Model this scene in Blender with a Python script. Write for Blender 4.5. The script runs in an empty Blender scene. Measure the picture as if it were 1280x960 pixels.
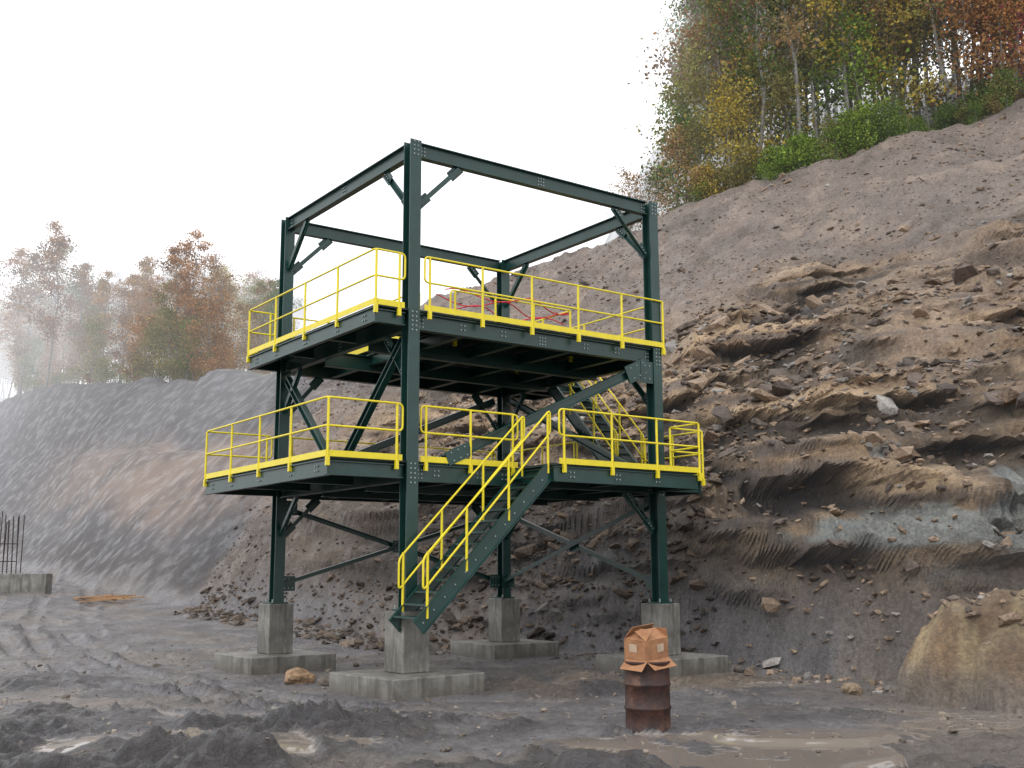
import bpy, bmesh, numpy as np, math, random
from mathutils import Vector, Matrix
random.seed(7); rng=np.random.RandomState(11)
sc=bpy.context.scene; COL=sc.collection
sc.view_settings.view_transform='Standard'
try: sc.view_settings.look='None'
except: pass
sc.view_settings.exposure=0

# ------------------------------------------------------------------ helpers
def link(o,parent=None):
    COL.objects.link(o)
    if parent: o.parent=parent
    return o
def empty(name,loc=(0,0,0),rz=0):
    e=bpy.data.objects.new(name,None); e.location=loc; e.rotation_euler=(0,0,rz); return link(e)
def newmat(name):
    m=bpy.data.materials.new(name); m.use_nodes=True
    nt=m.node_tree; b=nt.nodes['Principled BSDF']; return m,nt,b
def N(nt,t,**k):
    n=nt.nodes.new(t)
    for a,v in k.items(): setattr(n,a,v)
    return n
def noise(nt,scale,detail=4,rough=.6,coord=None,lo=.3,hi=.7,a=0.,b=1.):
    n=N(nt,'ShaderNodeTexNoise'); n.inputs['Scale'].default_value=scale; n.inputs['Detail'].default_value=detail; n.inputs['Roughness'].default_value=rough
    if coord is not None: nt.links.new(coord,n.inputs['Vector'])
    r=N(nt,'ShaderNodeMapRange'); r.inputs[1].default_value=lo; r.inputs[2].default_value=hi; r.inputs[3].default_value=a; r.inputs[4].default_value=b
    nt.links.new(n.outputs[0],r.inputs[0]); return r.outputs[0]
def mix(nt,fac,c1,c2,mode='MIX'):
    m=N(nt,'ShaderNodeMix',data_type='RGBA',blend_type=mode)
    for s,v in ((m.inputs[0],fac),(m.inputs[6],c1),(m.inputs[7],c2)):
        if hasattr(v,'links'): nt.links.new(v,s)
        elif isinstance(v,(int,float)): s.default_value=v
        else: s.default_value=(*v,1)
    return m.outputs[2]
def math_(nt,op,a,b=None):
    m=N(nt,'ShaderNodeMath',operation=op)
    for s,v in ((m.inputs[0],a),(m.inputs[1],b)):
        if v is None: continue
        if hasattr(v,'links'): nt.links.new(v,s)
        else: s.default_value=v
    return m.outputs[0]
def bump(nt,b,h,strength,dist,prev=None):
    bn=N(nt,'ShaderNodeBump'); bn.inputs['Strength'].default_value=strength; bn.inputs['Distance'].default_value=dist
    nt.links.new(h,bn.inputs['Height'])
    if prev is not None: nt.links.new(prev,bn.inputs['Normal'])
    nt.links.new(bn.outputs[0],b.inputs['Normal']); return bn.outputs[0]
def simple(name,c1,c2,scale,rough=.5,bstr=0,bscale=30,metal=0,coordname='Object'):
    m,nt,b=newmat(name); tc=N(nt,'ShaderNodeTexCoord').outputs[coordname]
    f=noise(nt,scale,4,.6,tc); nt.links.new(mix(nt,f,c1,c2),b.inputs['Base Color'])
    b.inputs['Roughness'].default_value=rough; b.inputs['Metallic'].default_value=metal
    if bstr: bump(nt,b,noise(nt,bscale,3,.6,tc),bstr,.02)
    return m
# valley haze: pale emission painted into surface materials, thickening up the valley
HG=bpy.data.node_groups.new('painted_valley_haze','ShaderNodeTree')
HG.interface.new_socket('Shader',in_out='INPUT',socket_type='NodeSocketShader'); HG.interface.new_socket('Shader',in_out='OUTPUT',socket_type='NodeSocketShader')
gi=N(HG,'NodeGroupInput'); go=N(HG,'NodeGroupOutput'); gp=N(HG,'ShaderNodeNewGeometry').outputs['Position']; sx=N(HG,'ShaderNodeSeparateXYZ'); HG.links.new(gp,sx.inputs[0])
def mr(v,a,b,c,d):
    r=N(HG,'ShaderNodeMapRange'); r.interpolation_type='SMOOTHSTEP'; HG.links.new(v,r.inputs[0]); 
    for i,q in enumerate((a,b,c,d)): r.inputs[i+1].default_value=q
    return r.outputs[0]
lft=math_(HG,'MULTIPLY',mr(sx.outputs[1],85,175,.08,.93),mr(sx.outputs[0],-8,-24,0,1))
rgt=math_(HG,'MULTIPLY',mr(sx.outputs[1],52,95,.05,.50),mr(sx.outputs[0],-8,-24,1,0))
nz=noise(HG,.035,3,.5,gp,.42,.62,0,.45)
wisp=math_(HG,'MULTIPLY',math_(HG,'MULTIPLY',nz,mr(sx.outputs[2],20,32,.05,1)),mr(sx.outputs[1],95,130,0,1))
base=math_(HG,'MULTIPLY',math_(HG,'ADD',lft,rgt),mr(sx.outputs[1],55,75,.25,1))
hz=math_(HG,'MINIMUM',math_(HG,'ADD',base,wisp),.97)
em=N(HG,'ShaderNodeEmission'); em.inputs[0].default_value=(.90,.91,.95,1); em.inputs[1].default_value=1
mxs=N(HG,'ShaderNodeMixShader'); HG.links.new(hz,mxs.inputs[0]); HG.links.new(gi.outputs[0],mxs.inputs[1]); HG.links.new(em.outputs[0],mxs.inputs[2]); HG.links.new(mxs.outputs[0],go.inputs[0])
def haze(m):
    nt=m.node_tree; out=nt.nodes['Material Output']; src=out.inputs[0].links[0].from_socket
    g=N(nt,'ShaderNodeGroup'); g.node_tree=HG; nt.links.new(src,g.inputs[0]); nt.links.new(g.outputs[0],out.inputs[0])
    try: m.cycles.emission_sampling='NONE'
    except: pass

M={}
M['green']=simple('green_painted_steel',(.006,.034,.028),(.011,.052,.044),2.5,.34,.08,6)
M['yellow']=simple('yellow_paint',(.84,.70,.015),(.74,.60,.018),6,.4)
M['bolt']=simple('galvanised_bolt',(.22,.26,.26),(.34,.38,.38),30,.45,metal=.2)
M['grate']=simple('deck_grating',(.006,.022,.02),(.01,.035,.03),9,.6,.4,60)
M['red']=simple('red_tape',(.7,.03,.05),(.6,.02,.04),5,.5)
M['wood']=simple('lumber',(.42,.24,.12),(.30,.18,.10),6,.8)
M['rebar']=simple('rebar_rust',(.06,.035,.03),(.03,.02,.02),9,.8)
def concrete():
    m,nt,b=newmat('wet_concrete'); tc=N(nt,'ShaderNodeTexCoord').outputs['Object']
    f=noise(nt,2.2,6,.7,tc,.35,.65); c=mix(nt,f,(.13,.125,.11),(.27,.265,.24))
    mp=N(nt,'ShaderNodeMapping'); mp.inputs['Scale'].default_value=(6,6,.7); nt.links.new(tc,mp.inputs[0])
    s=noise(nt,1.2,4,.6,mp.outputs[0],.45,.62,0,.65); c=mix(nt,s,c,(.06,.055,.045))
    sz=N(nt,'ShaderNodeSeparateXYZ'); nt.links.new(tc,sz.inputs[0]); 
    r=N(nt,'ShaderNodeMapRange'); r.inputs[1].default_value=-.18; r.inputs[2].default_value=.06; r.inputs[3].default_value=.55; r.inputs[4].default_value=0; nt.links.new(math_(nt,'ADD',sz.outputs[2],noise(nt,3,4,.6,tc,.3,.7,-.08,.08)),r.inputs[0])
    c=mix(nt,r.outputs[0],c,(.09,.075,.06))
    nt.links.new(c,b.inputs['Base Color']); b.inputs['Roughness'].default_value=.55
    bump(nt,b,noise(nt,25,4,.7,tc),.35,.01); return m
M['concrete']=concrete()
def rust():
    m,nt,b=newmat('rusty_drum_steel'); tc=N(nt,'ShaderNodeTexCoord').outputs['Object']
    f=noise(nt,6,7,.7,tc,.38,.62); c=mix(nt,f,(.022,.013,.012),(.075,.03,.02))
    f2=noise(nt,3,4,.6,tc,.56,.72); c=mix(nt,f2,c,(.15,.085,.055))
    nt.links.new(c,b.inputs['Base Color']); b.inputs['Roughness'].default_value=.5; b.inputs['Metallic'].default_value=.25
    bump(nt,b,noise(nt,30,5,.6,tc),.3,.01); return m
M['rust']=rust()
M['card']=simple('wet_cardboard',(.40,.20,.095),(.25,.115,.055),5,.85,.3,14)
M['cardlight']=simple('cardboard_label',(.50,.38,.28),(.40,.29,.20),9,.8)

class MB:
    def __init__(s): s.v=[]; s.f=[]
    def box(s,c,dx,dy,dz,R=None):
        i=len(s.v)
        for sx,sy,sz in ((-1,-1,-1),(1,-1,-1),(1,1,-1),(-1,1,-1),(-1,-1,1),(1,-1,1),(1,1,1),(-1,1,1)):
            p=Vector((sx*dx/2,sy*dy/2,sz*dz/2))
            if R: p=R@p
            s.v.append(tuple(Vector(c)+p))
        s.f+=[tuple(i+k for k in q) for q in ((0,3,2,1),(4,5,6,7),(0,1,5,4),(1,2,6,5),(2,3,7,6),(3,0,4,7))]
    def bar(s,p0,p1,w,h,up=(0,0,1),ow=0,oh=0):
        p0=Vector(p0);p1=Vector(p1);d=p1-p0;L=d.length;d.normalize();up=Vector(up)
        if abs(d.dot(up))>.99: up=Vector((1,0,0))
        sd=d.cross(up).normalized(); u=sd.cross(d).normalized()
        R=Matrix((d,sd,u)).transposed()
        s.box((p0+p1)/2+sd*ow+u*oh,L,w,h,R)
    def ibeam(s,p0,p1,depth,fw,up=(0,0,1),tf=.02,tw=.014):
        s.bar(p0,p1,fw,tf,up,0,depth/2-tf/2); s.bar(p0,p1,fw,tf,up,0,-depth/2+tf/2)
        s.bar(p0,p1,tw,depth-2*tf,up)
    def angle(s,p0,p1,a,up=(0,0,1),t=.012):
        s.bar(p0,p1,a,t,up,0,-a/2+t/2); s.bar(p0,p1,t,a-t,up,-a/2+t/2,t/2)
    def cyl(s,c,axis,r,h,n=6):
        ax=Vector(axis).normalized(); a=ax.orthogonal().normalized(); b=ax.cross(a); i=len(s.v); c=Vector(c)
        for k in (0,1):
            for j in range(n):
                t=2*math.pi*j/n; s.v.append(tuple(c+ax*h*k+(a*math.cos(t)+b*math.sin(t))*r))
        s.f.append(tuple(i+n+j for j in range(n)))
        s.f.append(tuple(i+n-1-j for j in range(n)))
        for j in range(n): s.f.append((i+j,i+(j+1)%n,i+n+(j+1)%n,i+n+j))
    def obj(s,name,mat,parent=None,bevel=0,smooth=False):
        m=bpy.data.meshes.new(name); m.from_pydata(s.v,[],s.f); m.materials.append(mat)
        if smooth: m.polygons.foreach_set('use_smooth',[True]*len(m.polygons))
        o=bpy.data.objects.new(name,m); link(o,parent)
        if bevel:
            b=o.modifiers.new('b','BEVEL'); b.width=bevel; b.segments=2; b.limit_method='ANGLE'
        return o
class Tubes:
    def __init__(s,name,r,mat,parent):
        s.c=bpy.data.curves.new(name,'CURVE'); s.c.dimensions='3D'; s.c.bevel_depth=r; s.c.bevel_resolution=2; s.c.use_fill_caps=True; s.c.materials.append(mat)
        s.o=bpy.data.objects.new(name,s.c); link(s.o,parent)
    def add(s,pts,cyclic=False,rad=0.0):
        pts=[Vector(p) for p in pts]
        if rad>0:
            out=[];n=len(pts)
            for i,p in enumerate(pts):
                if not cyclic and i in(0,n-1): out.append(p); continue
                a=pts[i-1];b=pts[(i+1)%n]; da=(a-p);db=(b-p); r=min(rad,da.length*.45,db.length*.45)
                da.normalize();db.normalize()
                if da.dot(db)<-.98: out.append(p);continue
                q0=p+da*r;q1=p+db*r
                for k in range(5):
                    t=k/4; out.append(q0*(1-t)**2+p*2*t*(1-t)+q1*t*t)
            pts=out
        sp=s.c.splines.new('POLY'); sp.points.add(len(pts)-1)
        for i,p in enumerate(pts): sp.points[i].co=(*p,1)
        sp.use_cyclic_u=cyclic

# ------------------------------------------------------------------ terrain
TAB=rng.rand(512,512).astype(np.float32)
def vn(x,y,s=0):
    x=np.asarray(x,dtype=np.float64)+s*17.37; y=np.asarray(y,dtype=np.float64)+s*31.91
    xi=np.floor(x).astype(np.int64); yi=np.floor(y).astype(np.int64); fx=x-xi; fy=y-yi
    fx=fx*fx*(3-2*fx); fy=fy*fy*(3-2*fy)
    g=lambda i,j:TAB[(xi+i)&511,(yi+j)&511]
    return (g(0,0)*(1-fx)+g(1,0)*fx)*(1-fy)+(g(0,1)*(1-fx)+g(1,1)*fx)*fy
def fbm(x,y,o=4,s=0,g=.5):
    r=0;a=1;t=0
    for k in range(o):
        r=r+a*(vn(x,y,s+k)-.5)*2; t+=a; a*=g; x=x*2.03+.3*y; y=y*2.01-.3*x
    return r/t
def ss(e0,e1,v):
    t=np.clip((v-e0)/(e1-e0),0,1); return t*t*(3-2*t)
tx=np.linspace(-260,260,2601)
def table(pts,sm):
    a=np.array(pts,dtype=float); v=np.interp(tx,a[:,0],a[:,1]); k=np.exp(-.5*(np.arange(-40,41)*.2/sm)**2); k/=k.sum()
    return np.convolve(np.pad(v,40,mode='edge'),k,'valid')
FOOT=table([(-200,230),(-80,130),(-57,105),(-38,80),(-18,49),(-9.3,38.5),(-5.7,34.5),(-.24,31.5),(2,30.5),(4,28),(5.4,25.8),(6.9,22.5),(8.2,20.2),(11,18.0),(15,16),(25,13),(60,10),(260,10)],.9)
CY=table([(-200,260),(-80,150),(-57,120),(-47,110),(-29.7,90),(-15.8,70),(-7.5,62),(0,58),(5.2,56),(9.8,55),(18.5,54),(26.1,52),(40,50),(260,50)],2)
CZ=table([(-200,30),(-80,23),(-57,21),(-47,20.9),(-29.7,17.8),(-15.8,15.1),(-7.5,16.5),(0,18.3),(5.2,19.8),(9.8,20.7),(18.5,23.0),(26.1,25.4),(40,29),(80,36),(260,40)],1.6)
SL=table([(-260,.25),(-60,.25),(-30,.10),(-15,.04),(5,.04),(12,.22),(25,.4),(260,.4)],3)
PT=[0,.05,.13,.22,.35,.6,1.0]; PZ=[0,.12,.25,.32,.43,.64,1.0]
def ground(x,y):
    return -.2+.053*np.maximum(0,y-26)*ss(2,7,-x)+.2*(1-ss(13,19,y))
def coarse(x,y):
    x=np.asarray(x,float);y=np.asarray(y,float)
    wob=fbm(x/5,y/5,3,5)*1.0*ss(4,9,np.hypot(x+.24,y-29)) 
    yf=np.interp(x,tx,FOOT)+.9*wob*.7; yc=np.interp(x,tx,CY); zc=np.interp(x,tx,CZ)
    g=ground(x,y); gf=ground(x,yf)
    t=(y-yf)/(yc-yf)
    lw=ss(-6,-14,x)
    pr=np.interp(t,PT,PZ)*(1-lw)+np.interp(t,[0,.12,.45,.55,.62,.9,1],[0,.13,.5,.56,.66,.97,1])*lw
    z=np.where(t<=0,g,gf+(zc-gf)*pr)
    z=np.where(t>1,zc+np.interp(x,tx,SL)*np.minimum(y-yc,130)*ss(0,6,y-yc)**.5,z)
    return z,t
TH=.6259; A=6.425; B=5.935; FX,FY=-1.965,20.542
def l2w(x,y): return FX+x*math.cos(TH)-y*math.sin(TH), FY+x*math.sin(TH)+y*math.cos(TH)
PADS=[l2w(0,0),l2w(A,0),l2w(0,B),l2w(A,B)]
def steps(a,segs):
    out=[a]
    for b,d in segs:
        n=max(1,int(round((b-out[-1])/d))); out+=list(np.linspace(out[-1],b,n+1)[1:])
    return np.array(out)
xs=steps(-260,[(-100,10),(-50,2),(-28,.45),(-16,.2),(-9,.1),(10,.06),(22,.09),(34,.2),(50,.9),(100,4),(260,12)])
ys=steps(-60,[(0,6),(9,1),(22,.055),(36,.065),(48,.10),(60,.16),(75,.3),(120,1.2),(300,6),(420,15)])
X,Y=np.meshgrid(xs,ys); Z,T=coarse(X,Y)
hm=ss(0,.06,T)
# hill detail
cutT=T+.22*fbm(X/7,Y/7,3,9)
cut=hm*(1-ss(.34,.62,cutT))*ss(-10,-4,X)
up=hm*(1-ss(1.0,1.1,T))
rightw=ss(-12,-3,X)
Z=Z+fbm(X/7,Y/9,4,20)*1.1*up*ss(.05,.3,T)+fbm(X/1.7+.3*Y,Y/4,4,24)*.30*up*rightw*(1-.6*cut)+fbm(X/5,Y/6,2,26)*.6*up*(1-rightw)
q=Z+1.3*fbm(X/5,Y/5,3,31)+.04*X
def terr(q,h,sh):
    r=q/h; f=np.floor(r); fr=r-f; return (f+ss(.5-sh,.5+sh,fr))*h-q
broken=ss(-.2,.3,fbm(X/2.5,Y/2.5,3,40))
Z=Z+cut*(terr(q,1.45,.2)*.75*(.15+.85*broken)+terr(q+.3*fbm(X/2,Y/2,2,44),.55,.28)*.6*ss(-.2,.2,fbm(X/1.8,Y/1.8,2,46)))
# bedded rock: blocks stand proud of the face by different amounts along their length
zz0=Z+.05*X+.4*fbm(X/5,Y/6,2,110)
def beds(h,bw,seed,bl=.2):
    s=zz0/h+.15*fbm(X/3.5,Y/3.5,1,seed+3); k=np.floor(s); fr=s-k; w=ss(1-min(.85,bl/h),1,fr)
    def lay(k):
        v=ss(.15,.85,vn(X/bw+k*3.71,k*1.37+seed,seed)); s_=v*4; f=np.floor(s_); return (f+ss(.3,.7,s_-f))/4
    return lay(k)*(1-w)+lay(k+1)*w-.5
rocky=cut*(.3+.7*ss(-.3,.15,fbm(X/4,Z/3,2,130)))
BL=beds(.95,2.2,3,.25)*1.25+beds(.45,1.1,8,.2)*.8
DY=-rocky*BL*1.05
fine=.25+.75*ss(-20,-8,X)
Z=Z+(fbm(X/1.1,Y/1.1,2,50,.6)*.20*up+(fbm(X/.5,Y/.5,3,52,.6)*.13+fbm(X/.25,Y/.25,2,57,.6)*.05)*up*ss(-13,-8,X))*fine
# boulder mound at the right foot
bx,by=9.3,18.2
dd=np.sqrt(((X-bx)/2.75)**2+((Y-by)/1.9)**2)+.20*fbm(X/1.3,Y/1.3,3,60)+.05*fbm(X/.4,Y/.4,2,64)
mound=ss(1.0,.93,dd)
dome=2.15*np.clip(1-np.clip(dd,0,1)**2.8,0,1)**.55
mz=-.3+dome+.35*fbm(X/1.0,Y/1.0,3,66)*np.clip(dome,0,1)
Z=np.where((dd<1)&(mz>Z),mz+.12*fbm(X/.4,Y/.4,3,63),Z)
DY=DY*(1-ss(1.15,1.0,dd))-mound*.35*beds(.45,.9,21,.2)
# muddy ground
gm=1-hm
nomound=1-mound
left_pool=ss(1.15,.45,np.hypot((X+3.6)/2.2,(Y-13.3)/1.0)+.2*fbm(X/.8,Y/.5,3,97))
right_pool=ss(1.1,.5,np.hypot((X-3.6)/1.7,(Y-13.6)/.8)+.2*fbm(X/.8,Y/.5,3,98))
mid_pool=ss(1.1,.5,np.hypot((X+.3)/1.4,(Y-16.6)/.8)+.25*fbm(X/.8,Y/.5,3,99))
Zf=fbm(X/.8,Y/.8,4,74,.6)*.065+fbm(X/.16,Y/.2,3,78,.6)*.03
Zg=fbm(X/3.2,Y/3.2,3,70)*.09+Zf
clod=ss(16.0,13.0,Y)*ss(-.6,-3,X+.6*fbm(X/2,Y/2,2,81))+.7*ss(14.6,12.5,Y)*ss(2.5,5,X)+.75*ss(.08,.35,fbm(X/2.6,Y/2.6,3,83))*ss(25,21,Y)
clod=clod*(1-left_pool)*(1-right_pool)*(1-mid_pool)
Zc=clod*(.06+.24*fbm(X/.35,Y/.35,4,85,.6)+.30*fbm(X/1.1,Y/1.1,2,88))
Zg=Zg+Zc
rut=np.zeros_like(X)
def rutpath(pts,off,w,dep,seed):
    global rut
    p=np.array(pts,float); px=np.interp(Y,p[:,1],p[:,0])+off+.35*fbm(Y/2.5,X*0+seed,2,seed)
    slope=np.gradient(np.interp(ys,p[:,1],p[:,0]),ys)[:,None]; d=np.abs(X-px)/np.sqrt(1+slope**2)
    m=(1-ss(w*.6,w*1.2,d)); rim=(1-ss(w*1.0,w*2.1,d))*ss(w*.8,w*1.2,d)
    lug=.5+.5*np.sin((Y*np.sqrt(1+slope**2)+d*.8)*2*math.pi/.27)
    keep=ss(-.4,.2,fbm(X/2,Y/2,2,seed+7))
    rut+= keep*(-dep*m+dep*.8*rim*(.7+1.3*fbm(X/.3,Y/.3,3,seed+3))+m*lug*.02)
R1=[(-.2,9),(-1.5,13),(-5,18),(-10,26),(-17,38),(-26,60)]
R2=[(6,9),(3.5,13),(-1.5,16.5),(-7.5,22.5),(-14,34),(-24,60)]
R3=[(10,9),(6.2,13),(4.9,16),(3.8,19),(3,22)]
for R,s in ((R1,1),(R2,5)):
    for o in (-1.0,1.0): rutpath(R,o,.27,.11,100+s+int(o))
rutpath(R3,0,.2,.08,140)
Zg=Zg+rut*(1-.6*clod)*ss(9,10,Y)
pad=np.ones_like(X)
for (px,py) in PADS: pad=np.minimum(pad,ss(1.3,2.3,np.hypot(X-px,Y-py)))
Zn=Z+Zg*gm*pad*nomound
# standing water fills the dips
region=ss(.0,.25,fbm(X/4,Y/3,2,93)+.15)*ss(26,20,Y)+2.2*left_pool+2.0*right_pool+1.4*mid_pool+ss(1,.5,np.hypot((X-2.2)/2.0,(Y-24.8)/1.3))*pad
lvl=Z-.045+.05*np.clip(region,0,2.2)-.5*(1-np.clip(region*1.5,0,1))
wet=((Zn<lvl)&(gm>.9)&(dd>1.05)).astype(float)
Zn=np.where(wet>0,lvl,Zn)
Z=Zn
YY=Y+DY
nx,ny=len(xs),len(ys)
me=bpy.data.meshes.new('ground_terrain')
co=np.stack([X,YY,Z],-1).reshape(-1,3).astype(np.float32)
me.vertices.add(nx*ny); me.vertices.foreach_set('co',co.ravel())
idx=np.arange(nx*ny).reshape(ny,nx)
qd=np.stack([idx[:-1,:-1],idx[:-1,1:],idx[1:,1:],idx[1:,:-1]],-1).reshape(-1,4).astype(np.int32)
nf=len(qd); me.loops.add(nf*4); me.loops.foreach_set('vertex_index',qd.ravel()); me.polygons.add(nf)
me.polygons.foreach_set('loop_start',np.arange(0,nf*4,4,dtype=np.int32)); me.polygons.foreach_set('loop_total',np.full(nf,4,dtype=np.int32))
flat=(rocky+mound)[:-1,:-1].ravel()>.35
me.polygons.foreach_set('use_smooth',~flat); me.update()
# colours by soil type, height and relief
def C(*c): return np.array(c)[None,None,:]
def mx(a,b,m): return a*(1-m[...,None])+b*m[...,None]
lr=ss(-20,-13,X)
n1=fbm(X/6,Y/6,3,200);n2=fbm(X/1.5,Y/1.5,4,210)*lr+fbm(X/3.5,Y/3.5,2,212)*(1-lr);n3=fbm(X/.5,Y/.5,4,220)*lr;ns=fbm(X/3,Z*1.4,4,230);ns2=fbm(X/1.6,Z*4,3,240)
col=np.zeros(X.shape+(3,))+C(.185,.175,.18)
col=mx(col,C(.235,.195,.16)+0*col,ss(-.1,.4,n2+.4*n1)*.7)
rel=Zf+rut*.8+Zc
col=mx(col,C(.050,.045,.048)+0*col,ss(-.03,.06,rel)*.78)
col=mx(col,C(.034,.031,.033)+0*col,np.clip(clod,0,1)*.75)
tan=C(.275,.20,.14)+0*col; ghill=C(.215,.172,.145)+0*col; lgray=C(.088,.085,.09)+0*col; dark=C(.032,.028,.026)+0*col
hc=mx(tan,ghill,ss(.40,.66,T+.12*n1+.06*n2))
hc=mx(hc,C(.12,.095,.08)+0*col,ss(.0,.45,n2+.4*n1)*.7)
hc=mx(hc,C(.34,.26,.20)+0*col,ss(.2,.55,-n2+.3*n3)*.5)
# rock cut colours in beds
rk=mx(C(.21,.14,.08)+0*col,C(.34,.24,.145)+0*col,ss(-.2,.3,ns))
rk=mx(rk,C(.07,.05,.04)+0*col,ss(.0,.32,ns2)*.85)
rk=mx(rk,C(.23,.255,.25)+0*col,ss(.24,.34,fbm(X/1.9,Z*1.2,3,250))*ss(6.5,4,Z)*.85)
rk=rk*np.clip(1+1.3*BL[...,None],.3,1.5)  # darker on set-back blocks, lighter on proud ones
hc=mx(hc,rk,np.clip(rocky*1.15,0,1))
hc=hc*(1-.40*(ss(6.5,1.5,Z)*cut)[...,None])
left=ss(-5,-13,X+4*n1)
lc=mx(lgray,C(.20,.155,.13)+0*col,ss(.14,.26,T+.1*n1)*ss(.62,.5,T+.1*n1)*ss(-45,-20,X))
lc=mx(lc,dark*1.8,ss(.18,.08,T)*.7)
lc=mx(lc,lgray*.7,ss(.0,.5,n2)*.6)
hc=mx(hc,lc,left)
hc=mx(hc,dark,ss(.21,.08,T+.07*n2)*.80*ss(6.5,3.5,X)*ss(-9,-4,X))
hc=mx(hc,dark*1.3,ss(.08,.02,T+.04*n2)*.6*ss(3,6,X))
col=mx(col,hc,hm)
col=mx(col,mx(C(.46,.35,.20)+0*col,C(.24,.16,.09)+0*col,ss(-.15,.4,n3+.4*n2))*(1+.6*beds(.45,.9,21)[...,None]),mound)  # mound tone follows its bed relief
shelf=ss(4,8,X)*ss(24,17,Y)*gm; col=mx(col,C(.24,.18,.125)+0*col,shelf*.5*nomound)
under=ss(4.5,1.5,np.hypot(X-2.6,(Y-22.3)/1.2))*gm; col=mx(col,C(.25,.185,.125)+0*col,under*.6*ss(-.3,.2,n2))
col=mx(col,C(.06,.06,.03)+0*col,ss(1.0,1.04,T))
col=col*(1+.25*n3[...,None]); col=np.clip(col,.012,.6)
rgba=np.concatenate([col,np.ones(X.shape+(1,))],-1).reshape(-1,4).astype(np.float32)
at=me.color_attributes.new('Soil','FLOAT_COLOR','POINT'); at.data.foreach_set('color',rgba.ravel())
w3=np.zeros(X.shape+(4,),dtype=np.float32); w3[...,0]=wet; w3[...,1]=gm*nomound; w3[...,2]=ss(-10,-16,X)*hm; w3[...,3]=1
at=me.color_attributes.new('Wet','FLOAT_COLOR','POINT'); at.data.foreach_set('color',w3.ravel())
gt=bpy.data.objects.new('ground_terrain',me); link(gt)
m,nt,b=newmat('soil_and_rock'); tc=N(nt,'ShaderNodeTexCoord').outputs['Object']
a1=N(nt,'ShaderNodeAttribute',attribute_name='Soil'); a2=N(nt,'ShaderNodeAttribute',attribute_name='Wet')
sp=N(nt,'ShaderNodeSeparateColor'); nt.links.new(a2.outputs['Color'],sp.inputs[0])
calm=math_(nt,'SUBTRACT',1.0,math_(nt,'MULTIPLY',sp.outputs[2],.75))
v1=math_(nt,'ADD',1.0,math_(nt,'MULTIPLY',noise(nt,9,5,.7,tc,.3,.7,-.45,.45),calm))
c=mix(nt,1.0,a1.outputs['Color'],v1,'MULTIPLY')
vo=N(nt,'ShaderNodeTexVoronoi'); vo.inputs['Scale'].default_value=5.5; nt.links.new(tc,vo.inputs['Vector'])
st=N(nt,'ShaderNodeMapRange'); st.inputs[1].default_value=.12; st.inputs[2].default_value=.2; st.inputs[3].default_value=.5; st.inputs[4].default_value=0; nt.links.new(vo.outputs['Distance'],st.inputs[0])
n25=noise(nt,2.5,2,.5,tc,.5,.6)
c=mix(nt,math_(nt,'MULTIPLY',math_(nt,'MULTIPLY',st.outputs[0],n25),calm),c,(.31,.27,.23))
c=mix(nt,sp.outputs[0],c,(.20,.17,.145))
nt.links.new(c,b.inputs['Base Color'])
r1=N(nt,'ShaderNodeMapRange'); r1.inputs[3].default_value=.85; r1.inputs[4].default_value=.27; nt.links.new(sp.outputs[1],r1.inputs[0])
rn=math_(nt,'MULTIPLY',r1.outputs[0],noise(nt,1.1,3,.6,tc,.38,.62,.5,1.4))
r2=N(nt,'ShaderNodeMix'); nt.links.new(sp.outputs[0],r2.inputs[0]); nt.links.new(rn,r2.inputs[2]); r2.inputs[3].default_value=.04
nt.links.new(r2.outputs[0],b.inputs['Roughness'])
b.inputs['Specular IOR Level'].default_value=.7
bs=noise(nt,12,5,.75,tc,.2,.8)
bump(nt,b,math_(nt,'MULTIPLY',math_(nt,'MULTIPLY',bs,calm),math_(nt,'SUBTRACT',1.0,sp.outputs[0])),.9,.10)
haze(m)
me.materials.append(m)
def zat(x,y):
    i=np.clip(np.searchsorted(xs,x)-1,0,nx-2); j=np.clip(np.searchsorted(ys,y)-1,0,ny-2)
    fx=(x-xs[i])/(xs[i+1]-xs[i]); fy=(y-ys[j])/(ys[j+1]-ys[j])
    return (Z[j,i]*(1-fx)+Z[j,i+1]*fx)*(1-fy)+(Z[j+1,i]*(1-fx)+Z[j+1,i+1]*fx)*fy
def dyat(x,y):
    i=int(np.clip(np.searchsorted(xs,x)-1,0,nx-2)); j=int(np.clip(np.searchsorted(ys,y)-1,0,ny-2)); return DY[j,i]

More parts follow.
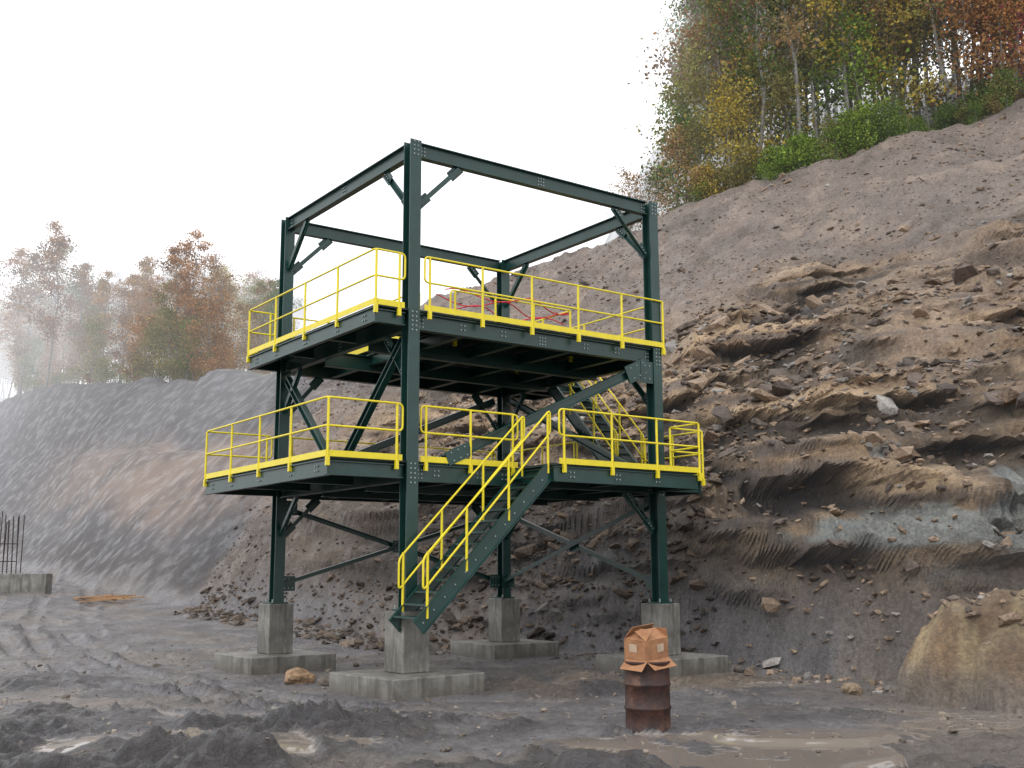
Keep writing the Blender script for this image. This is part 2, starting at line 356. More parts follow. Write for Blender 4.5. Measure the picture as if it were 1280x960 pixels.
# ------------------------------------------------------------------ loose rocks
bm=bmesh.new(); bmesh.ops.create_icosphere(bm,subdivisions=1,radius=1); ICO_V=np.array([v.co[:] for v in bm.verts]); ICO_F=np.array([[v.index for v in f.verts] for f in bm.faces]); bm.free()
def rockfield(name,P,S,cols,mat,flat=.6):
    n=len(P); nv=len(ICO_V); V=np.zeros((n,nv,3)); 
    for k in range(n):
        a=rng.rand()*6.28; ca,sa=math.cos(a),math.sin(a)
        v=ICO_V*(1+.45*(rng.rand(nv,1)-.5))
        v=np.sign(v)*np.abs(v)**.6
        v=v*np.array([1,.55+.45*rng.rand(),flat*(.4+.6*rng.rand())])*S[k]
        tl=rng.randn(2)*.35
        v=v@np.array([[1,0,tl[0]],[0,1,tl[1]],[-tl[0],-tl[1],1]])
        v=v@np.array([[ca,sa,0],[-sa,ca,0],[0,0,1]])
        V[k]=v+P[k]
    F=(ICO_F[None]+np.arange(n)[:,None,None]*nv).reshape(-1,3)
    me=bpy.data.meshes.new(name); me.from_pydata(V.reshape(-1,3).tolist(),[],F.tolist()); me.materials.append(mat)
    cc=np.repeat(cols,nv,0); cc=np.concatenate([cc,np.ones((len(cc),1))],1).astype(np.float32)
    at=me.color_attributes.new('Soil','FLOAT_COLOR','POINT'); at.data.foreach_set('color',cc.ravel())
    o=bpy.data.objects.new(name,me); link(o); return o
m,nt,b=newmat('loose_rock'); tc=N(nt,'ShaderNodeTexCoord').outputs['Object']; a1=N(nt,'ShaderNodeAttribute',attribute_name='Soil')
c=mix(nt,1.0,a1.outputs['Color'],noise(nt,8,4,.7,tc,.3,.7,.6,1.35),'MULTIPLY'); nt.links.new(c,b.inputs['Base Color']); b.inputs['Roughness'].default_value=.75
bump(nt,b,noise(nt,14,3,.7,tc),.6,.05); M['rock']=m
def scatter(n,x0,x1,smin,smax,tmin,tmax,pw=2.6,warm=.5):
    P=[];S=[];K=[]
    while len(P)<n:
        x=rng.uniform(x0,x1); yf=np.interp(x,tx,FOOT); yc=np.interp(x,tx,CY); t=tmin+(tmax-tmin)*rng.rand(); y=yf+(yc-yf)*t
        if vn(x/3.,y/3.,77)<rng.rand()*.9: continue
        s=smin*(1-rng.rand()*(1-(smin/smax)**pw))**(-1/pw); z=zat(x,y)
        P.append((x,y+dyat(x,y),z+.02*s)); S.append(s)
        base=np.array((.26,.19,.135))
        if rng.rand()<.2: base=np.array((.28,.26,.24))
        if rng.rand()<.35: base=np.array((.11,.085,.07))
        k=.6+.75*rng.rand()
        if z<4.5 and x<5: k*=.42
        K.append(base*k)
    return np.array(P),np.array(S),np.array(K)
P,S,K=scatter(10000,-12,32,.04,.28,0,1.0,3.0); rockfield('slope_rocks',P,S,K,M['rock'],.5)
P,S,K=scatter(5200,-3,18,.07,.50,0,.48,2.1); rockfield('ledge_rocks',P,S,K,M['rock'],.42)
P,S,K=scatter(1300,-12,9,.05,.34,-.12,.05,2.3)
ok=[i for i in range(len(P)) if min(math.hypot(P[i][0]-a,P[i][1]-b) for a,b in PADS)>1.5]
rockfield('foot_rubble',P[ok],S[ok],K[ok]*1.1,M['rock'])
P=[];S=[];K=[]
for i in range(1500):
    x=rng.uniform(-12,9);y=rng.uniform(11,30)
    if y>np.interp(x,tx,FOOT): continue
    if min(math.hypot(x-a,y-b) for a,b in PADS)<1.3: continue
    s=.016*(1-rng.rand()*.985)**(-.42); P.append((x,y,zat(x,y)+.2*s));S.append(min(s,.10));K.append(np.array((.24,.20,.16))*(.4+.9*rng.rand()))
rockfield('ground_stones',np.array(P),np.array(S),np.array(K),M['rock'])
def boulder(name,x,y,s,c):
    bm=bmesh.new(); bmesh.ops.create_icosphere(bm,subdivisions=3,radius=1)
    for v in bm.verts:
        p=v.co; k=1+.35*(float(fbm(p.x*1.3+s*9,p.y*1.3+p.z*2,3,int(s*50)))); v.co=Vector((math.copysign(abs(p.x)**.8,p.x)*k,math.copysign(abs(p.y)**.8,p.y)*.7*k,math.copysign(abs(p.z)**.8,p.z)*.6*k))*s
    me=bpy.data.meshes.new(name); bm.to_mesh(me); bm.free()
    at=me.color_attributes.new('Soil','FLOAT_COLOR','POINT'); at.data.foreach_set('color',np.tile(np.array([*c,1],dtype=np.float32),len(me.vertices)))
    me.materials.append(M['rock']); o=bpy.data.objects.new(name,me); o.location=(x,y,zat(x,y)+.3*s); o.rotation_euler=(.1,.15,.5); link(o)
boulder('boulder',-4.25,22.3,.30,(.34,.22,.13))
boulder('boulder',-3.7,22.0,.16,(.2,.17,.14))
boulder('boulder',6.0,19.8,.20,(.28,.21,.14))

# ------------------------------------------------------------------ steel tower
T0=empty('steel_platform_tower',(FX,FY,0),TH)
Z0,Z1,Z2,HT=1.256,4.05,7.0,10.465
st=MB(); bo=MB(); ye=MB(); dk=MB()
CW=.27
for (x,y) in ((0,0),(A,0),(0,B),(A,B)):
    st.ibeam((x,y,Z0+.03),(x,y,HT),CW,CW-.02,up=(0,1,0),tf=.024,tw=.018)
    st.box((x,y,Z0+.017),.42,.42,.03)
    for sx in(-1,1):
        for sy in(-1,1): bo.cyl((x+sx*.165,y+sy*.165,Z0+.032),(0,0,1),.02,.07)
def bolts(c,nrm,u,nu,v,nv,sp=.085):
    c=Vector(c);u=Vector(u);v=Vector(v)
    for i in range(nu):
        for j in range(nv): bo.cyl(c+u*(i-(nu-1)/2)*sp+v*(j-(nv-1)/2)*sp,nrm,.017,.016)
g=CW/2+.005
def ring(zc,depth,fw):
    for y in(0,B): st.ibeam((g,y,zc),(A-g,y,zc),depth,fw)
    for x in(0,A): st.ibeam((x,g,zc),(x,B-g,zc),depth,fw)
ring(HT-.17,.31,.16); ring(Z1-.05-.17,.33,.16); ring(Z2-.05-.17,.33,.16)
Fn=-(CW/2)
for z in (HT-.17,Z2-.24,Z1-.24):
    for (x,y) in ((0,0),(A,0)): bolts((x,Fn,z),(0,-1,0),(1,0,0),2,(0,0,1),4 if z>9 else 5,.09)
    for (x,y) in ((0,0),(A,0)): 
        sx=1 if x==0 else -1
        bolts((x+sx*(g+.09),-.008,z),(0,-1,0),(1,0,0),2,(0,0,1),3,.075)
    bolts((A/2,-.008,z),(0,-1,0),(1,0,0),3,(0,0,1),3,.07)
    bolts((-.009,g+.1,z),(-1,0,0),(0,1,0),2,(0,0,1),3,.075); bolts((-.009,B-g-.1,z),(-1,0,0),(0,1,0),2,(0,0,1),3,.075)
    bolts((-.009,B/2,z),(-1,0,0),(0,1,0),3,(0,0,1),3,.07)
    bolts((-.01,0,z),(-1,0,0),(0,1,0),1,(0,0,1),3,.08)
def knee(col,dr,zb,L=1.0,Hh=1.0,a=.10,plate=True):
    x,y=col; d=Vector((dr[0],dr[1],0)); n=Vector((0,0,1)).cross(d)
    p0=Vector((x,y,zb-Hh))+d*(g+.02); p1=Vector((x,y,zb-.02))+d*(g+L)
    st.angle(p0,p1,a,up=n,t=.014)
    if plate:
        dn=(p1-p0).normalized()
        R=Matrix((dn,n,dn.cross(n))).transposed()
        st.box(p0+dn*.12,.34,.016,.2,R); st.box(p1-dn*.12,.36,.018,.22,R)
        for pp in(p0+dn*.12,p1-dn*.12):
            for k in(-1,0,1):
                bo.cyl(pp+dn*k*.08+n*.008*(1),n,.015,.03); bo.cyl(pp+dn*k*.08-n*.008,-n,.015,.03)
tb=HT-.33
cs={'F':(0,0),'R':(A,0),'L':(0,B),'B':(A,B)}
dirs={'F':((1,0),(0,1)),'R':((-1,0),(0,1)),'L':((1,0),(0,-1)),'B':((-1,0),(0,-1))}
for k in 'FRLB':
    for d in dirs[k]: knee(cs[k],d,tb,.95,.95)
for k,d in (('F',(0,1)),('R',(0,1)),('L',(0,-1)),('L',(1,0)),('B',(-1,0)),('B',(0,-1))): knee(cs[k],d,Z2-.39,.8,.9)
for k,d in (('R',(-1,0)),('L',(1,0)),('L',(0,-1)),('B',(0,-1)),('R',(0,1)),('B',(-1,0))): knee(cs[k],d,Z1-.39,.8,.8,.09)
# outriggers for the overhangs
def ib(p0,p1,d=.26,f=.12): st.ibeam(p0,p1,d,f)
zl=Z1-.05-.16; zu=Z2-.05-.16
OL,OU=1.74,.82; W=1.2; XS=2.55; XE=A+.06; LX=7.55
for y in (0,2.0,4.0,B):
    ib((-OL+.01,y+.001,zl),(-g,y+.001,zl)); ib((-OU+.01,y+.001,zu),(-g,y+.001,zu))
ib((-OL,-.07,zl),(-OL,B+.07,zl),.3,.1); ib((-OU,-.07,zu),(-OU,B+.07,zu),.3,.1)
for y in (.35,1.5,3.,4.5,5.6):
    bolts((-OL-.012,y,zl),(-1,0,0),(0,1,0),2,(0,0,1),2,.09); bolts((-OU-.012,y,zu),(-1,0,0),(0,1,0),2,(0,0,1),2,.09)
for x in (3.0,4.2,5.3): bolts((x,-W-.012,zl),(0,-1,0),(1,0,0),2,(0,0,1),2,.09)
for x in (.6,1.6,2.2): bolts((x,-.012,zl),(0,-1,0),(1,0,0),2,(0,0,1),2,.09)
for x in (1.2,2.2,4.4,5.3): bolts((x,-.012,zu),(0,-1,0),(1,0,0),2,(0,0,1),2,.09)
for x in (XS+.05,4.4,XE-.1): ib((x,-W+.03,zl),(x,-.1,zl))
ib((XS,-W,zl),(XE,-W,zl),.3,.1); ib((XE,-W+.06,zl),(XE,-.2,zl),.3,.08)
for y in(-.2,1.0,1.75): ib((A+.1,y,zl),(LX,y,zl))
ib((LX,-.25,zl),(LX,1.8,zl),.3,.1)
for y in(4.35,5.2,B+.1): ib((A+.1,y,zu),(LX,y,zu))
ib((LX,4.3,zu),(LX,B+.15,zu),.3,.1)
# joists
for i,x in enumerate(np.linspace(1.25,A-1.0,4)):
    ib((x,.1,zl-.03),(x,B-.1,zl-.03),.22,.12); ib((x,.1,zu-.03),(x,B-.1,zu-.03),.26,.14)
for y in (1.9,3.9):
    ib((.1,y,zl-.10),(A-.1,y,zl-.10),.30,.14); ib((.1,y,zu-.12),(A-.1,y,zu-.12),.34,.16)
# decks
def deck(x0,x1,y0,y1,z): dk.box(((x0+x1)/2,(y0+y1)/2,z-.02),x1-x0,y1-y0,.04)
deck(-OL+.02,A+.05,-.06,B+.06,Z1); deck(XS,XE,-W,-.063,Z1); deck(A+.053,LX,-.25,1.8,Z1)
hx0,hx1,hy0,hy1=.15,1.15,2.1,5.1
deck(-OU+.02,hx0,-.1,B+.1,Z2); deck(hx1,A+.1,-.1,B+.1,Z2); deck(hx0+.002,hx1-.002,-.1,hy0,Z2); deck(hx0+.002,hx1-.002,hy1,B+.1,Z2); deck(A+.103,LX,4.3,B+.15,Z2)
# big vertical bracing
def plate(c,u,n,lu,lv):
    u=Vector(u).normalized(); n=Vector(n); v=u.cross(n); st.box(c,lu,.02,lv,Matrix((u,n,v)).transposed())
    for i in(-1,0,1):
        for j in(-1,1): bo.cyl(Vector(c)+u*i*lu*.28+v*j*lv*.3+n*.01,n,.016,.018)
p0=Vector((.75,0,Z1+.05));p1=Vector((A-.35,0,Z2-.5))
st.ibeam(p0,p1,.2,.16); d=(p1-p0).normalized()
plate(p0+d*.35+Vector((0,-.09,0)),d,(0,-1,0),.6,.28); plate(p1-d*.25+Vector((0,-.09,0)),d,(0,-1,0),.7,.4); plate((A-.25,-.10,Z2-.62),(1,0,0),(0,-1,0),.5,.5)
p0=Vector((0,.25,Z2-.55));p1=Vector((0,2.95,Z1+.02)); st.ibeam(p0,p1,.16,.14)
p0=Vector((0,B-.25,Z2-.55));p1=Vector((0,3.05,Z1+.02)); st.ibeam(p0,p1,.16,.14)
st.ibeam((.3,B,Z1+.05),(A-.3,B,Z2-.5),.18,.15); st.ibeam((A,.4,Z1+.05),(A,B-.3,Z2-.5),.16,.14)
# X bracing below lower deck
for (a_,b_) in (((0,B),(A,B)),((A,0),(A,B))):
    a_=Vector((*a_,0));b_=Vector((*b_,0));u=(b_-a_).normalized(); n=u.cross(Vector((0,0,1)))
    zt=Z1-.6; zb=Z0+.45
    st.angle(a_+u*.16+n*.03+Vector((0,0,zb)),b_-u*.16+n*.03+Vector((0,0,zt)),.1,up=n); st.angle(a_+u*.16-n*.075+Vector((0,0,zt)),b_-u*.16-n*.075+Vector((0,0,zb)),.1,up=n)
    plate((a_+b_)/2+Vector((0,0,(zt+zb)/2)),u,n,.35,.3)
    for e,s_ in((a_,1),(b_,-1)):
        for z in(zt,zb): plate(e+u*.28*s_+Vector((0,0,z)),u,n,.34,.34)
st.obj('steel_frame',M['green'],T0)
dk.obj('deck_grating',M['grate'],T0)
# railings
rl=Tubes('handrails',.021,M['yellow'],T0); ps=Tubes('rail_posts',.026,M['yellow'],T0)
def rail(path,z,toe=True,ext=.2):
    P=[Vector((*p,0)) for p in path]; up=lambda h:Vector((0,0,z+h))
    rl.add([p+up(.55) for p in P]+[p+up(1.07) for p in reversed(P)],True,.10)
    last=None
    for a,b_ in zip(P[:-1],P[1:]):
        L=(b_-a).length; d=(b_-a).normalized(); n=max(1,int(math.ceil((L-.2)/1.55)))
        st_=.12 if a is P[0] else 0.03; en=L-.12 if b_ is P[-1] else L-.03
        for i in range(n+1):
            s_=st_+(en-st_)*i/n
            q=a+d*s_
            if last is not None and (q-last).length<.25: continue
            last=q
            ps.add([q+up(-ext+.02),q+up(1.06)]); ye.box(q+up(-.10),.07,.06,.16,Matrix.Rotation(math.atan2(d.y,d.x),3,'Z'))
        if toe: ye.bar(a+up(.045)-d*(0 if a is P[0] else .004),b_+up(.045),.012,.115)
rail([(-.2,-.08),(-OL-.04,-.08),(-OL-.04,B+.08),(-.2,B+.08)],Z1)
rail([(.2,-.08),(XS-.05,-.08)],Z1)
rail([(XS+.1,-W-.06),(XE+.05,-W-.06),(XE+.05,-.32),(LX+.05,-.32),(LX+.05,1.75)],Z1)
rail([(.2,B+.1),(A-.2,B+.1)],Z1); rail([(A+.08,2.9),(A+.08,B-.2)],Z1)
rail([(-.2,-.1),(-OU-.04,-.1),(-OU-.04,B+.12),(-.2,B+.12)],Z2)
rail([(.2,-.18),(A+.18,-.18),(A+.18,4.2)],Z2)
rail([(LX+.05,4.35),(LX+.05,B+.2),(.2,B+.2)],Z2)
rail([(hx1+.3,hy0),(hx1+.3,hy1)],Z2)
rail([(2.0,1.7),(5.4,1.7),(5.4,4.0)],Z2)
for a,b_ in (((hx0,hy0),(hx1,hy0)),((hx1,hy0+.01),(hx1,hy1)),((hx1-.01,hy1),(hx0,hy1))): ye.bar((*a,Z2+.03),(*b_,Z2+.03),.012,.12)
# stairs
def stair(top,bot,side,width,name):
    sm=MB(); t=Vector(top);bt=Vector(bot);s=Vector(side).normalized(); d=(bt-t)
    for k in(0,1):
        o=s*(width*k)
        sm.bar(t+o+Vector((0,0,-.1)),bt+o+Vector((0,0,-.1)),.014,.27)
        sm.bar(t+o+Vector((0,0,-.1)),bt+o+Vector((0,0,-.1)),.07,.016,ow=0,oh=.143); sm.bar(t+o+Vector((0,0,-.1)),bt+o+Vector((0,0,-.1)),.07,.016,oh=-.143)
    n=int(abs(d.z)/.215); h=Vector((d.x,d.y,0)).normalized(); 
    for i in range(1,n+1):
        c=t+d*(i/(n+.4))+s*width/2+Vector((0,0,-.02)); R=Matrix((h,s,Vector((0,0,1)))).transposed(); sm.box(c,.25,width-.02,.035,R)
        for k in (0,1): bo.cyl(t+d*(i/(n+.4))+s*(width*k+(.008 if k else -.008))+Vector((0,0,-.1)),s*(1 if k else -1),.016,.015)
    sm.obj(name,M['green'],T0)
    for k in(0,1):
        o=s*(width*k); v=lambda f,z:t+d*f+o+Vector((0,0,z))
        rl.add([v(-.0,.62),v(-.0,1.08),v(.97,1.02),v(.97,.45)],True,.1)
        for f in(.02,.34,.66,.94): ps.add([v(f,-.12),v(f,1.05)])
stair((XS,-W+.1,Z1-.02),(-.42,-W+.1,1.1),(0,1,0),.86,'lower_staircase')
stair((A+.25,4.3,Z2-.02),(A+.25,1.5,Z1+.04),(1,0,0),.85,'upper_staircase')
ye.obj('toe_boards',M['yellow'],T0)
bo.obj('bolt_heads',M['bolt'],T0)
rp=Tubes('red_caution_tape',.014,M['red'],T0)
for k in range(3):
    pts=[]
    for i in range(25):
        f=i/24; pts.append((1.9+f*(5.5-1.9),1.75+.25*k+.15*math.sin(f*9+k),Z2+1.08-.12*k+.10*math.sin(f*12+k*2)))
    rp.add(pts)
# concrete
for i,(k,extra) in enumerate((('F',.10),('R',0),('L',.03),('B',0))):
    x,y=cs[k]; E=empty('concrete_footing',(*l2w(x,y),0),TH+extra)
    mb=MB(); mb.box((0,0,.155+.55),.6,.6,1.10); mb.obj('pedestal',M['concrete'],E,.015)
    mb=MB(); mb.box((0,0,-.18),2.05,2.05,.66); mb.obj('footing_slab',M['concrete'],E,.02)
# ------------------------------------------------------------------ drum with cardboard box
dx,dy=1.72,14.35; dz=float(zat(dx,dy))
D=empty('rusty_oil_drum',(dx,dy,dz-.03),.3)
prof=[(0,0),(.285,0),(.298,.01),(.298,.03),(.287,.045),(.287,.27),(.298,.285),(.303,.30),(.298,.315),(.287,.33),(.287,.56),(.298,.575),(.303,.59),(.298,.605),(.287,.62),(.287,.84),(.298,.855),(.300,.875),(.290,.88),(.278,.87),(.275,.85),(0,.85)]
v=[];f=[];n=48
for (r,z) in prof:
    for j in range(n):
        a=j/n*2*math.pi; dent=1-.05*math.exp(-((a-4.4)/.35)**2)*math.exp(-((z-.44)/.15)**2)-.03*math.exp(-((a-5.4)/.3)**2)*math.exp(-((z-.2)/.15)**2); v.append((r*dent*math.cos(a),r*dent*math.sin(a),z))
for i in range(len(prof)-1):
    for j in range(n): f.append((i*n+j,i*n+(j+1)%n,(i+1)*n+(j+1)%n,(i+1)*n+j))
mb=MB();mb.v=v;mb.f=f;mb.obj('drum_shell',M['rust'],D,smooth=True)
BX=empty('cardboard_box',(dx,dy,dz+.85),.75)
bw,bd,bh,tt=.44,.36,.27,.006
mb=MB(); mb.box((0,0,.01),bw,bd,tt)
for s_ in(-1,1):
    mb.box((0,s_*(bd/2),bh/2+.01),bw-.001,tt,bh); mb.box((s_*(bw/2),0,bh/2+.01),tt,bd-tt,bh-.001)
o=mb.obj('carton',M['card'],BX)
mb=MB()
def flap(p,axis,ang,w,l):
    ax=Vector(axis)
    dirn=Matrix.Rotation(ang,3,ax)@Vector((0,0,1)); nn=ax.cross(dirn); R=Matrix((ax,dirn,nn)).transposed(); mb.box(Vector(p)+dirn*l/2,w,l,tt,R)
flap((0,-bd/2,bh+.012),(1,0,0),-1.0,bw,.21); flap((0,bd/2,bh+.012),(1,0,0),.75,bw,.22)
flap((bw/2,0,bh+.012),(0,1,0),-.2,bd,.12); flap((-bw/2,0,bh+.012),(0,1,0),.9,bd,.2)
flap((-bw/2-.004,-.02,.03),(0,1,0),-2.3,bd,.16); flap((0,-bd/2-.004,.03),(1,0,0),2.2,bw,.16)
mb.obj('box_flaps',M['card'],BX)
mb=MB(); mb.box((.06,-bd/2-.006,.17),.13,.003,.10); mb.box((-bw/2-.006,.03,.18),.003,.13,.10); mb.obj('labels',M['cardlight'],BX)
BX.rotation_euler=(.05,-.08,.75)
# ------------------------------------------------------------------ lumber, rebar foundation
Lm=empty('lumber_pile',(-16.6,45.0,float(zat(-16.6,45.0))+.02),.2)
mb=MB()
for i in range(8): mb.box((random.uniform(-.5,.5),i*.24-.8,.05+.07*(i%3)),random.uniform(1.2,2.8),.12,.05,Matrix.Rotation(random.uniform(-.6,.6),3,'Z')@Matrix.Rotation(random.uniform(-.08,.08),3,'Y'))
mb.obj('planks',M['wood'],Lm)
Fd=empty('rebar_foundation',(-23.6,50.5,0),.12); zf=float(zat(-23.6,50.5))
mb=MB(); mb.box((0,0,zf+.2),4.4,1.0,1.3); mb.obj('foundation_wall',M['concrete'],Fd,.03)
rb=Tubes('rebar',.022,M['rebar'],Fd)
for i in range(15): 
    x=-2+i*.2; rb.add([(x,-.3,zf+.7),(x+random.uniform(-.08,.08),-.3,zf+3.4+random.uniform(-.2,.3))]); rb.add([(x,.3,zf+.7),(x+random.uniform(-.08,.08),.3,zf+3.3+random.uniform(-.2,.3))])
for z in (1.4,2.2): rb.add([(-2,-.3,zf+z),(.8,-.3,zf+z)])

# ------------------------------------------------------------------ trees
def leafmat(name,c1,c2,tr=.35):
    m,nt,b=newmat(name); a=N(nt,'ShaderNodeAttribute',attribute_name='Tone'); oi=N(nt,'ShaderNodeObjectInfo')
    s=N(nt,'ShaderNodeSeparateColor'); nt.links.new(a.outputs['Color'],s.inputs[0])
    c=mix(nt,s.outputs[1],c1,c2); c=mix(nt,1.0,c,s.outputs[0],'MULTIPLY')
    r=N(nt,'ShaderNodeMapRange'); r.inputs[3].default_value=.75; r.inputs[4].default_value=1.3; nt.links.new(oi.outputs['Random'],r.inputs[0]); c=mix(nt,1.0,c,r.outputs[0],'MULTIPLY')
    nt.nodes.remove(b)
    df=N(nt,'ShaderNodeBsdfDiffuse'); nt.links.new(c,df.inputs['Color'])
    t=N(nt,'ShaderNodeBsdfTranslucent'); nt.links.new(c,t.inputs['Color']); ms=N(nt,'ShaderNodeMixShader'); ms.inputs[0].default_value=tr
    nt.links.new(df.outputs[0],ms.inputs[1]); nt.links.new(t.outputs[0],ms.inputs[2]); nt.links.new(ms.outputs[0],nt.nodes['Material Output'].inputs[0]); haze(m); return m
LM={'green':leafmat('leaves_green',(.10,.17,.045),(.19,.25,.06)),'yellow':leafmat('leaves_yellow',(.50,.36,.06),(.36,.32,.08)),
 'olive':leafmat('leaves_olive',(.19,.20,.07),(.31,.27,.10)),'orange':leafmat('leaves_orange',(.42,.20,.07),(.33,.19,.08)),
 'red':leafmat('leaves_red',(.22,.045,.055),(.28,.08,.07)),'rust':leafmat('leaves_rust',(.33,.19,.09),(.37,.26,.12)),'lime':leafmat('leaves_lime',(.28,.38,.06),(.18,.30,.05))}
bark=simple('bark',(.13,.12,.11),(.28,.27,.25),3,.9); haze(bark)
def treemesh(name,h,seed,nleaf,ls,cs_,spread,clump=.7):
    r=np.random.RandomState(seed); V=[];F=[]
    def tube(pts,rads,n=5):
        i0=len(V)
        for k,(p,rd) in enumerate(zip(pts,rads)):
            d=pts[min(k+1,len(pts)-1)]-pts[max(k-1,0)]; d=d/np.linalg.norm(d); a=np.cross(d,[.3,.9,.1]); a/=np.linalg.norm(a); b_=np.cross(d,a)
            for j in range(n): t=2*math.pi*j/n; V.append(p+(a*math.cos(t)+b_*math.sin(t))*rd)
        for k in range(len(pts)-1):
            for j in range(n): F.append((i0+k*n+j,i0+k*n+(j+1)%n,i0+(k+1)*n+(j+1)%n,i0+(k+1)*n+j))
    base=h*.0065+.02; nT=9; tr=[np.array([0,0,-.6])]; off=np.zeros(2)
    for k in range(1,nT): off=off+r.randn(2)*h*.012; tr.append(np.array([off[0],off[1],h*k/(nT-1)]))
    tube(tr,[base*(1-.85*k/(nT-1)) for k in range(nT)],6)
    nodes=[]
    nl=int(16+h*.6)
    for i in range(nl):
        f=cs_+(1-cs_)*(i+r.rand())/nl*.97; k=f*(nT-1); k0=int(k); p=tr[k0]*(1-k+k0)+tr[min(k0+1,nT-1)]*(k-k0)
        prof_=math.sin(math.pi*min(1,max(0,(f-cs_)/(1-cs_)*.85+.18)))
        L=spread*h*(.35+.65*prof_)*r.uniform(.6,1.15); a=r.rand()*6.28; el=r.uniform(.2,.9)
        d=np.array([math.cos(a)*math.cos(el),math.sin(a)*math.cos(el),math.sin(el)])
        pts=[p]; 
        for s in range(4): d=d+r.randn(3)*.18+np.array([0,0,.05]); d/=np.linalg.norm(d); pts.append(pts[-1]+d*L/4)
        br=base*.38*(1-f*.6); tube(pts,[br*(1-.2*s) for s in range(5)],4)
        nodes+= [(pts[3],L),(pts[4],L),(pts[2],L)]
        for s in range(4):
            q=pts[1+s%4]; d2=d+r.randn(3)*.7; d2/=np.linalg.norm(d2); e=q+d2*L*.4; tube([q,(q+e)/2+r.randn(3)*.05*L,e],[br*.4,br*.28,br*.12],3); nodes+=[(e,L)]
    nb=len(F); nv0=len(V)
    LV=[];T_=[]
    w=r.rand(len(nodes))**1.5; w/=w.sum(); pick=r.choice(len(nodes),nleaf,p=w) if nleaf else []
    tones=.45+.9*r.rand(len(nodes)); hue=r.rand(len(nodes))
    for j in pick:
        c,L=nodes[j]; c=c+r.randn(3)*np.array([1,1,.6])*clump*(.25+.16*L); n_=r.randn(3); n_/=np.linalg.norm(n_); a=np.cross(n_,r.randn(3)); a/=np.linalg.norm(a); b_=np.cross(n_,a); s=ls*r.uniform(.5,1.3)
        LV+=[c-a*s,c+b_*s*.6,c+a*s,c-b_*s*.6]; tv=tones[j]*(.7+.5*r.rand()); T_.append((tv,np.clip(hue[j]+.3*r.randn(),0,1)))
    for k in range(len(T_)): F.append((nv0+4*k,nv0+4*k+1,nv0+4*k+2,nv0+4*k+3))
    me=bpy.data.meshes.new(name); me.from_pydata([tuple(p) for p in V]+[tuple(p) for p in LV],[],F)
    me.materials.append(bark); me.materials.append(LM['green'])
    mi=np.zeros(len(F),dtype=np.int32); mi[nb:]=1; me.polygons.foreach_set('material_index',mi)
    cl=np.ones((len(V)+len(LV),4),dtype=np.float32)
    for k,(tv,hv) in enumerate(T_): cl[nv0+4*k:nv0+4*k+4,0]=tv; cl[nv0+4*k:nv0+4*k+4,1]=hv
    at=me.color_attributes.new('Tone','FLOAT_COLOR','POINT'); at.data.foreach_set('color',cl.ravel())
    return me
TALL=[treemesh('tall_tree%d'%i,18,30+i,[4600,3400,5400,2200,4000][i],.14,[.25,.35,.2,.4,.25][i],.16,.85) for i in range(5)]
BARE=[treemesh('bare_tree%d'%i,17,60+i,350,.12,.35,.14) for i in range(2)]
SMALL=[treemesh('small_tree%d'%i,7,80+i,2600,.10,.12,.28,1.0) for i in range(3)]
SHRUB=[treemesh('shrub%d'%i,2.4,90+i,1500,.08,.03,.45,.9) for i in range(2)]
forest=empty('distant_forest')
def place(name,me,x,y,s,colr,parent=None,zs=1):
    o=bpy.data.objects.new(name,me); o.location=(x,y,float(zat(x,y))-.1); o.scale=(s,s,s*zs); o.rotation_euler=(random.uniform(-.05,.05),random.uniform(-.05,.05),random.random()*6.28)
    link(o,parent)
    o.material_slots[1].link='OBJECT'; o.material_slots[1].material=LM[colr]
R_=random.Random(5)
def rc(w): 
    t=R_.random()*sum(w.values())
    for k,v_ in w.items():
        t-=v_
        if t<=0: return k
    return k
x=11.0
while x<34:
    y=float(np.interp(x,tx,CY))+R_.uniform(1.5,5); kind=R_.random()
    if kind<.22: place('bare_tree',R_.choice(BARE),x,y,R_.uniform(.8,1.1),'rust')
    else: place('autumn_tree',R_.choice(TALL),x,y,R_.uniform(.75,1.1),rc({'green':4,'olive':5,'yellow':2.5,'orange':.6,'rust':1.5}))
    x+=R_.uniform(.8,1.5)
for i in range(120):
    x=R_.uniform(12,50); y=float(np.interp(x,tx,CY))+5+R_.random()*28
    if x/y<.175: continue
    place('forest_tree',R_.choice(TALL+TALL+BARE),x,y,R_.uniform(.75,1.15),rc({'green':4,'olive':5,'yellow':2.5,'orange':.8,'rust':1.5}),forest)
for (x,y,s,c) in ((11.9,55.5,.85,'yellow'),(10.7,57,.75,'olive'),(9.2,58,.8,'rust'),(8.0,59.5,.6,'olive'),(6.8,60,.6,'rust'),(9.9,59,1.0,'green'),(13.2,57,1.0,'olive'),(15,56.5,1.0,'yellow'),(27.5,55,1.4,'red'),(24.5,54.5,1.3,'orange'),(10.6,60,1.2,'olive'),(26,53.5,1.,'orange'),(17,57,1.2,'green'),(19,56,1.2,'lime'),(21.5,56,1.3,'yellow'),(14,58,1.3,'yellow'),(22.8,55.5,1.2,'olive'),(28.8,54.5,1.5,'red')):
    place('small_autumn_tree',R_.choice(SMALL),x,y,s,c)
for i in range(75):
    x=R_.uniform(10,31); y=float(np.interp(x,tx,CY))+R_.uniform(.2,2.5); 
    place('shrub',R_.choice(SHRUB),x,y,R_.uniform(.5,1.1)*(1.0 if 14<x<21 else .75),'lime' if 13.5<x<22 and R_.random()<.75 else rc({'olive':3,'green':3,'rust':2,'yellow':1}))
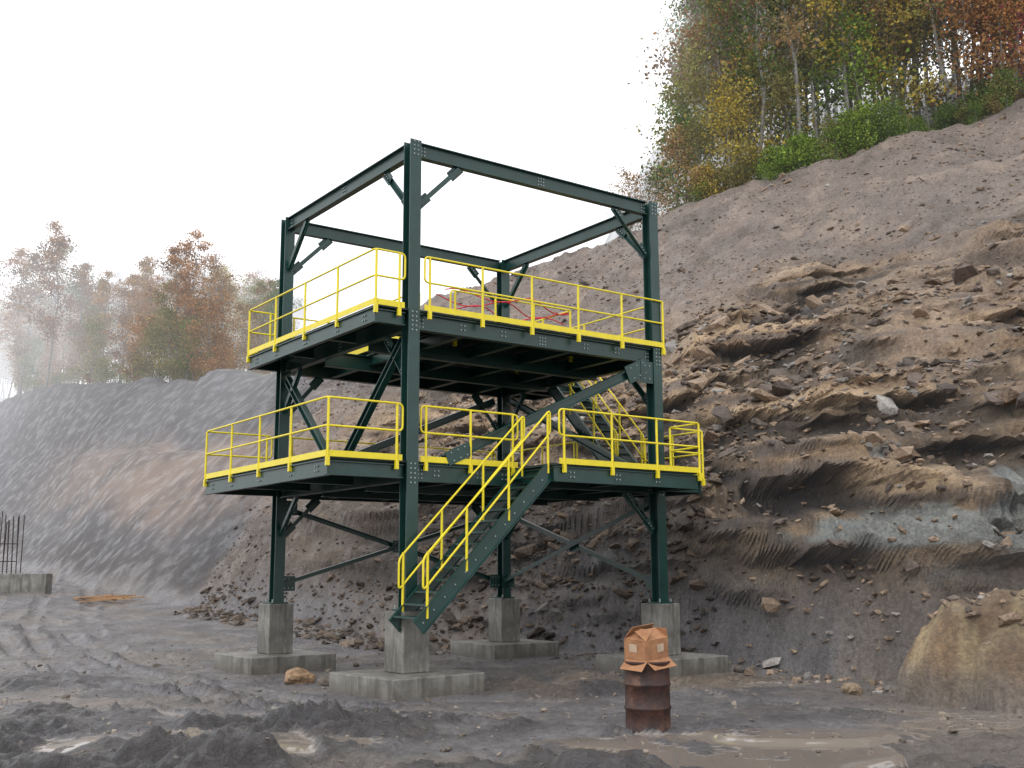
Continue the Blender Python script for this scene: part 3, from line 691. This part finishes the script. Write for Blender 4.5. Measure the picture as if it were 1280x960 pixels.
# left valley forest
for i in range(230):
    rr=R_.uniform(-.58,-.215); 
    y=R_.uniform(88,150) if rr<-.3 else R_.uniform(95,150); x=rr*y
    if y<float(np.interp(x,tx,CY))+3: continue
    place('forest_tree',R_.choice(TALL+TALL+BARE+SMALL[:1]),x,y,R_.uniform(.5,.8),rc({'rust':5,'orange':6,'olive':3,'green':1.5,'yellow':2}),forest)
for (x,y,s,c) in ((-49,112,.95,'orange'),(-53,115,.9,'rust'),(-51,118,.95,'olive'),(-46,113,.75,'green'),(-55,119,.95,'orange'),(-42,109,.65,'rust'),(-39,106,.65,'orange'),(-35,103,.55,'orange'),(-44,111,.6,'orange')):
    place('autumn_tree',R_.choice(TALL),x,y,s,c)
for i in range(60):
    x=R_.uniform(-56,-21); y=float(np.interp(x,tx,CY))+R_.uniform(1,7); place('shrub',R_.choice(SHRUB+SMALL),x,y,R_.uniform(.5,1.1),rc({'olive':3,'rust':3,'orange':2,'green':1}))
for i in range(90):
    rr=R_.uniform(-.62,-.2); y=R_.uniform(150,240); x=rr*y
    place('forest_tree',R_.choice(TALL),x,y,R_.uniform(.8,1.1),rc({'rust':3,'orange':3,'olive':4}),forest)
# ------------------------------------------------------------------ world, sun, camera
w=bpy.data.worlds.new("World"); sc.world=w; w.use_nodes=True; nt=w.node_tree; bg=nt.nodes['Background']
sk=N(nt,'ShaderNodeTexSky'); sk.sky_type='NISHITA'; sk.sun_disc=False; sk.sun_elevation=math.radians(48); sk.sun_rotation=math.radians(215)
tcw=N(nt,'ShaderNodeTexCoord').outputs['Generated']
cl=mix(nt,noise(nt,1.6,3,.5,tcw),(10.0,10.0,10.3),(11.0,11.0,11.1))
nt.links.new(mix(nt,.92,sk.outputs[0],cl),bg.inputs[0]); bg.inputs[1].default_value=.15
sl=bpy.data.lights.new('sun','SUN'); sl.energy=1.1; sl.angle=math.radians(25); sl.color=(1,.97,.93); so=bpy.data.objects.new('sun',sl); link(so)
az=math.radians(215); el=math.radians(48); dv=Vector((math.sin(az)*math.cos(el),math.cos(az)*math.cos(el),math.sin(el))); so.rotation_euler=dv.to_track_quat('Z','Y').to_euler(); so.location=(0,0,40)
cam=bpy.data.cameras.new('camera'); cam.lens=38.03; cam.sensor_width=36; cam.clip_end=2000; co_=bpy.data.objects.new('camera',cam)
co_.matrix_world=Matrix.Translation((0,0,2))@Matrix.Rotation(math.pi/2+.17,4,'X')@Matrix.Rotation(-.0046,4,'Z'); link(co_); sc.camera=co_
print('verts',nx*ny,'drum z',dz)
